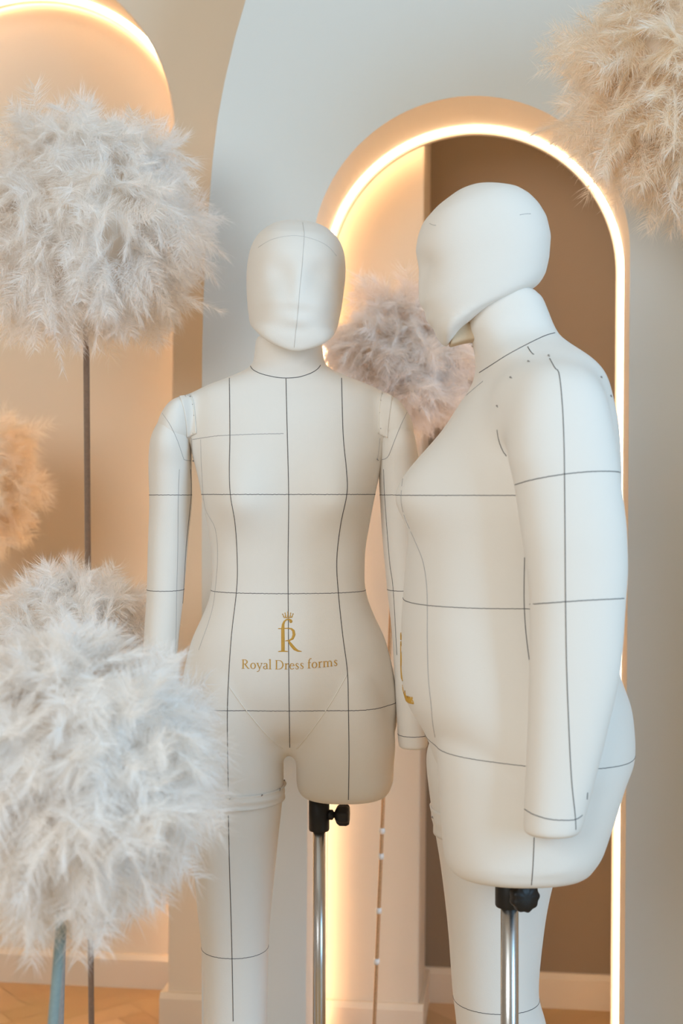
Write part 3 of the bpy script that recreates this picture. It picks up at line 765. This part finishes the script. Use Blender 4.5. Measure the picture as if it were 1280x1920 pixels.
# smooth normals of the undivided surface keep the fold invisible
ME2 = subset(whole, 0); AR = [subset(whole, 1), subset(whole, 2)]
t2 = link('torso', ME2, M_CANVAS, f2.root); arms2 = [link('arm', a, M_CANVAS, f2.root) for a in AR]
tt2 = bvh(ME2); ta2 = bvh(ME2, arms2[0].data); tall2 = bvh(ME2, arms2[0].data)
seam('seam', contour(ME2, (0, 0, 1.267), (0, 0, 1)), t2); seam('seam', contour(ME2, (0, 0, 1.1005), (0, 0, 1)), t2)
seam('seam', contour(ME2, (0, 0, .876), (0, .06, 1)), t2)
seam('seam', contour(ME2, (0, zy(860, 930, -.105)[1], HZ-(1880-HY)/1125), (0, 0, 1), lambda p: p.x < 0), t2)
lines(f2, tt2, [[(1040,624),(1020,630),(985,647),(950,666),(920,685),(898,699)]], t2, None, .0006, 'seam', 0)
lines(f2, tt2, [[(989,650),(993,657),(999,664),(1003,665)],[(933,772),(931,795),(934,822),(942,845),(951,857)],[(983,1045),(982,1120),(985,1180),(992,1240)],[(1001,1570),(999,1620),(996,1660)]], t2, M_THREAD, .0006)
lines(f2, tt2, [[(905,715),(870,745),(830,785),(790,830),(762,870),(752,925),(757,965),(776,1010),(792,1050),(799,1090),(801,1132),(801,1200),(803,1270),(808,1320),(811,1355),(816,1385)]], t2, M_THREAD2, .00055)
lines(f2, tt2, [[(934,854),(940,849)]], t2, M_RED, .0009, 'red_tack', 0)
lines(f2, ta2, [[(1030,672),(1040,690),(1048,702),(1054,760),(1057,830),(1058,890),(1059,1000),(1060,1127),(1062,1250),(1066,1360),(1071,1460),(1078,1530),(1079,1558)],
    [(965,909),(1000,899),(1058,889),(1110,884),(1150,884),(1162,886)],[(993,1133),(1050,1129),(1110,1125),(1171,1122)],[(983,1517),(1000,1527),(1030,1536),(1060,1538),(1080,1536),(1093,1527)],[(1101,1486),(1100,1500)]], arms2[0], M_THREAD, .0006)
for a, b in ((957,708),(990,678)): pin(f2, tall2, a, b, arms2[0], .4)
for a, b in ((932,761),(1028,667),(1126,707),(1144,742)): pin(f2, tall2, a, b, arms2[0], 1.)
# hem piping round the bottom of the near thigh
hz = HZ-(1640-HY)/(F/(D2-.108))
zc = HZ-(1560-HY)/1111
me = cuff(ME2, zc, .045, -1, .0028)
if me: link('thigh_cuff', me, M_CANVAS, t2)
for a, b in ((803,1521),(811,1532)): pin(f2, bvh(ME2, me) if me else tt2, a, b, t2, 1.)
# logo on the belly, projected straight from the front
def prj2(px, py, off):
    k = 1.10/1110; x = (px-542)*k; z = HZ-(py-HY)*k*1.0-.004
    h, n, i, d = tt2.ray_cast(Vector((x, -1, z)), Vector((0, 1, 0)))
    return None if h is None else h+n*off
for nm, st, lb in (('lettering', lettering(), 'gold embroidered lettering'), ('monogram', mono(), 'gold embroidered monogram'), ('crown', crown(), 'small gold embroidered crown')):
    link(nm, mesh(nm, *ribbon(st, prj2, .0012)), M_GOLD, t2, label=lb)
H2 = link('head', HEAD.copy(), M_CANVAS, f2.root, label='bowed egg-shaped canvas head')
zz, yy = zy(560, 930, 0)
pp = [zy(a, b, 0) for b, a in ((850,620),(872,606),(890,622),(893,642),(868,646),(842,653))]
V = [(x, p[1], p[0]) for x in (-.022, -.008, .008, .022) for p in [(q[0]+.004*abs(x)/.022, q[1]) for q in pp]]
Fc = [(k*6+i, k*6+(i+1) % 6, (k+1)*6+(i+1) % 6, (k+1)*6+i) for k in range(3) for i in range(6)]+[tuple(range(6)), tuple(range(18, 24))]
o = link('chin_lining', fixn(mesh('chin_lining', V, Fc)), M_LININGCLOTH, f2.root, label='loose beige lining under the chin'); bevel(o, .004, 3)
H2.location = (0, yy, zz); H2.rotation_euler = (BOW, 0, 0)
child_lines(f2, H2, [[(805,419),(812,422),(819,423)],[(974,403),(985,401),(997,401)]], M_THREAD2, .00035)
clamp_stand(f2, .075, zy(1650, 955, .075)[1], HZ-(1655-HY)/(F/(D2-.075)), .0138, (1, .38, 0), .0225, .108, '')

# ------------------------------------------------------------------ feather balls on velvet stems
def plumage(R, nf, seed, droop=.5, blen=1.0):
    """one mass of marabou: many curved plumes, each a shaft with two rows of fine barbs"""
    rng = np.random.default_rng(seed)
    i = np.arange(nf)+.5; ph = np.arccos(1-2*i/nf); th = np.pi*(1+5**.5)*i
    n = np.stack([np.cos(th)*np.sin(ph), np.sin(th)*np.sin(ph), np.cos(ph)], 1)+rng.normal(0, .06, (nf, 3)); n /= np.linalg.norm(n, axis=1)[:, None]
    rnd = rng.normal(0, 1, (nf, 3)); down = np.array([0, 0, -1.])
    # neighbours lean the same way, so the plumes gather in tufts
    w = np.stack([np.sin(n[:, 1]*11+seed)+np.cos(n[:, 2]*9), np.sin(n[:, 2]*11+2*seed)+np.cos(n[:, 0]*9), np.sin(n[:, 0]*11)+np.cos(n[:, 1]*9+seed)], 1)
    d = n*.60+down*droop*.6+rnd*.22+w*.26; d -= n*np.minimum(0, (d*n).sum(1)-.15)[:, None]; d /= np.linalg.norm(d, axis=1)[:, None]
    tuft = .5+.25*(np.sin(n[:, 0]*9+seed*2)*np.cos(n[:, 1]*9)+np.sin(n[:, 2]*9+seed)); L = R*rng.uniform(.22, .36, nf)*(.8+.4*tuft); root = n*(R*(.50+.24*tuft+rng.uniform(-.03, .03, nf)))[:, None]
    bend = rng.normal(0, 1, (nf, 3))*.35+down*.35
    side = np.cross(d, n+rng.normal(0, .5, (nf, 3))); side /= np.linalg.norm(side, axis=1)[:, None]
    nb = 96; tb = np.linspace(.08, 1, nb)
    ts = tb[None, :, None]
    shaft = root[:, None]+d[:, None]*L[:, None, None]*ts+bend[:, None]*L[:, None, None]*.55*ts**2
    tan = d[:, None]+bend[:, None]*1.1*ts; tan /= np.linalg.norm(tan, axis=2)[..., None]
    BL = (.036*blen)*(np.sin(np.pi*np.clip(tb*.66+.16, 0, 1))**.7)[None, :, None]*rng.uniform(.55, 1.2, (nf, nb, 1))*rng.uniform(.8, 1.25, (nf, 1, 1))
    Vs = []; Fs = []; base = 0
    for sg in (-1, 1):
        sd = side[:, None]*sg+rng.normal(0, .26, (nf, nb, 3)); fw = .35+.75*ts**3
        b0 = sd+tan*fw; b0 /= np.linalg.norm(b0, axis=2)[..., None]
        b1 = b0*.9+tan*.5+down*.12+rng.normal(0, .22, (nf, nb, 3))
        p0 = shaft; p1 = p0+b0*BL*.38; p2 = p1+(b0*.55+b1*.45)*BL*.36; p3 = p2+b1*BL*.36
        wd = np.cross(b0, rng.normal(0, 1, (nf, nb, 3))); wd /= np.linalg.norm(wd, axis=2)[..., None]; wd *= .00032*rng.uniform(.7, 1.4, (nf, nb, 1))
        V = np.stack([p0-wd, p0+wd, p1-wd*.95, p1+wd*.95, p2-wd*.7, p2+wd*.7, p3], 2).reshape(-1, 3)
        m = nf*nb; o = (np.arange(m)*7+base)[:, None]
        q = np.concatenate([o+np.array([[0, 1, 3, 2]]), o+np.array([[2, 3, 5, 4]])], 0); t = o+np.array([[4, 5, 6]])
        Vs.append(V); Fs.append((q, t)); base += m*7
    # shafts as thin flat strips
    V = np.concatenate(Vs, 0); Q = np.concatenate([f[0] for f in Fs], 0); Tt = np.concatenate([f[1] for f in Fs], 0)
    me = bpy.data.meshes.new('plumage'); me.vertices.add(len(V)); me.vertices.foreach_set('co', V.astype(np.float32).ravel())
    nl = Q.size+Tt.size; me.loops.add(nl); me.loops.foreach_set('vertex_index', np.concatenate([Q.ravel(), Tt.ravel()]).astype(np.int32))
    me.polygons.add(len(Q)+len(Tt)); st = np.concatenate([np.arange(len(Q))*4, len(Q)*4+np.arange(len(Tt))*3]).astype(np.int32)
    me.polygons.foreach_set('loop_start', st); me.update(calc_edges=True); me.validate()
    return me
G = 'feather balls on velvet stems'
def ball(px, py, D, Rpx, nf, seed, label, stem_m, stem_w, foot=None, droop=.5, rot=0, blen=1.0, clips=False, fm=None):
    c = P(px, py, D); R = Rpx/F*D
    ft = P(foot[0], HY, foot[1] or D) if foot else Vector((c.x, c.y, 0)); ft.z = 0
    root = empty('feather_ball', (ft.x, ft.y, 0), label, 'feather ball', G)
    rel = Vector((c.x-ft.x, c.y-ft.y, c.z))
    pl = link('plumage', plumage(R, nf, seed, droop, blen), fm or M_FEATHER, root, smooth=False, kind='stuff'); pl.location = rel; pl.rotation_euler = (0, 0, rot)
    V, Fc = lathe([(R*.56*math.sin(math.pi*k/16)+1e-4, -R*.56*math.cos(math.pi*k/16)) for k in range(17)], 32)
    co = link('core', mesh('core', V, Fc), M_CORE, root); co.location = rel
    r = stem_w/2/F*D
    sp = [Vector((0, 0, .01)).lerp(rel, t/20) for t in range(21)]
    link('stem', mesh('stem', *tube(sp, r, 16)), stem_m, root)
    if clips:
        for t in (.165, .235, .31, .345, .42):
            p = Vector((0, 0, .01)).lerp(rel, t); link('clip', fixn(mesh('clip', *shift(lathe([(r*1.5, -.006), (r*1.7, 0), (r*1.5, .006)], 12), p))), M_CLEAR, root, label='clear clip')
    link('foot_plate', fixn(mesh('foot', *lathe([(.10, 0), (.10, .006), (.096, .009), (r*2, .01), (r, .012)], 40))), stem_m, root)
    return root
ball(160, 418, 2.60, 246, 900, 1, 'large white feather ball on a tall taupe stem at the upper left', M_TAUPE, 12, (172, 2.86))
ball(-72, 895, 3.02, 158, 420, 2, 'amber-lit feather ball cut off by the left edge at mid height', M_TAUPE, 10, fm=M_PEACH)
ball(132, 1204, 2.50, 178, 560, 3, 'white feather ball just behind the blurred foreground one, beside the slim mannequin', M_GREY, 13, (106, 0))
ball(140, 1428, 1.72, 292, 820, 4, 'blurred white feather ball in the lower left foreground, nearest of all', M_TEAL, 20, (30, 0), blen=1.0)
ball(1298, 150, 2.36, 258, 900, 5, 'peach-tinted feather ball at the upper right corner over the arch', M_TAUPE, 12, fm=M_PEACH)
ball(752, 668, 2.86, 150, 560, 6, 'blush feather ball between the two mannequins inside the glowing niche', M_COPPER, 7, (697, 0), clips=True, fm=M_PINK)
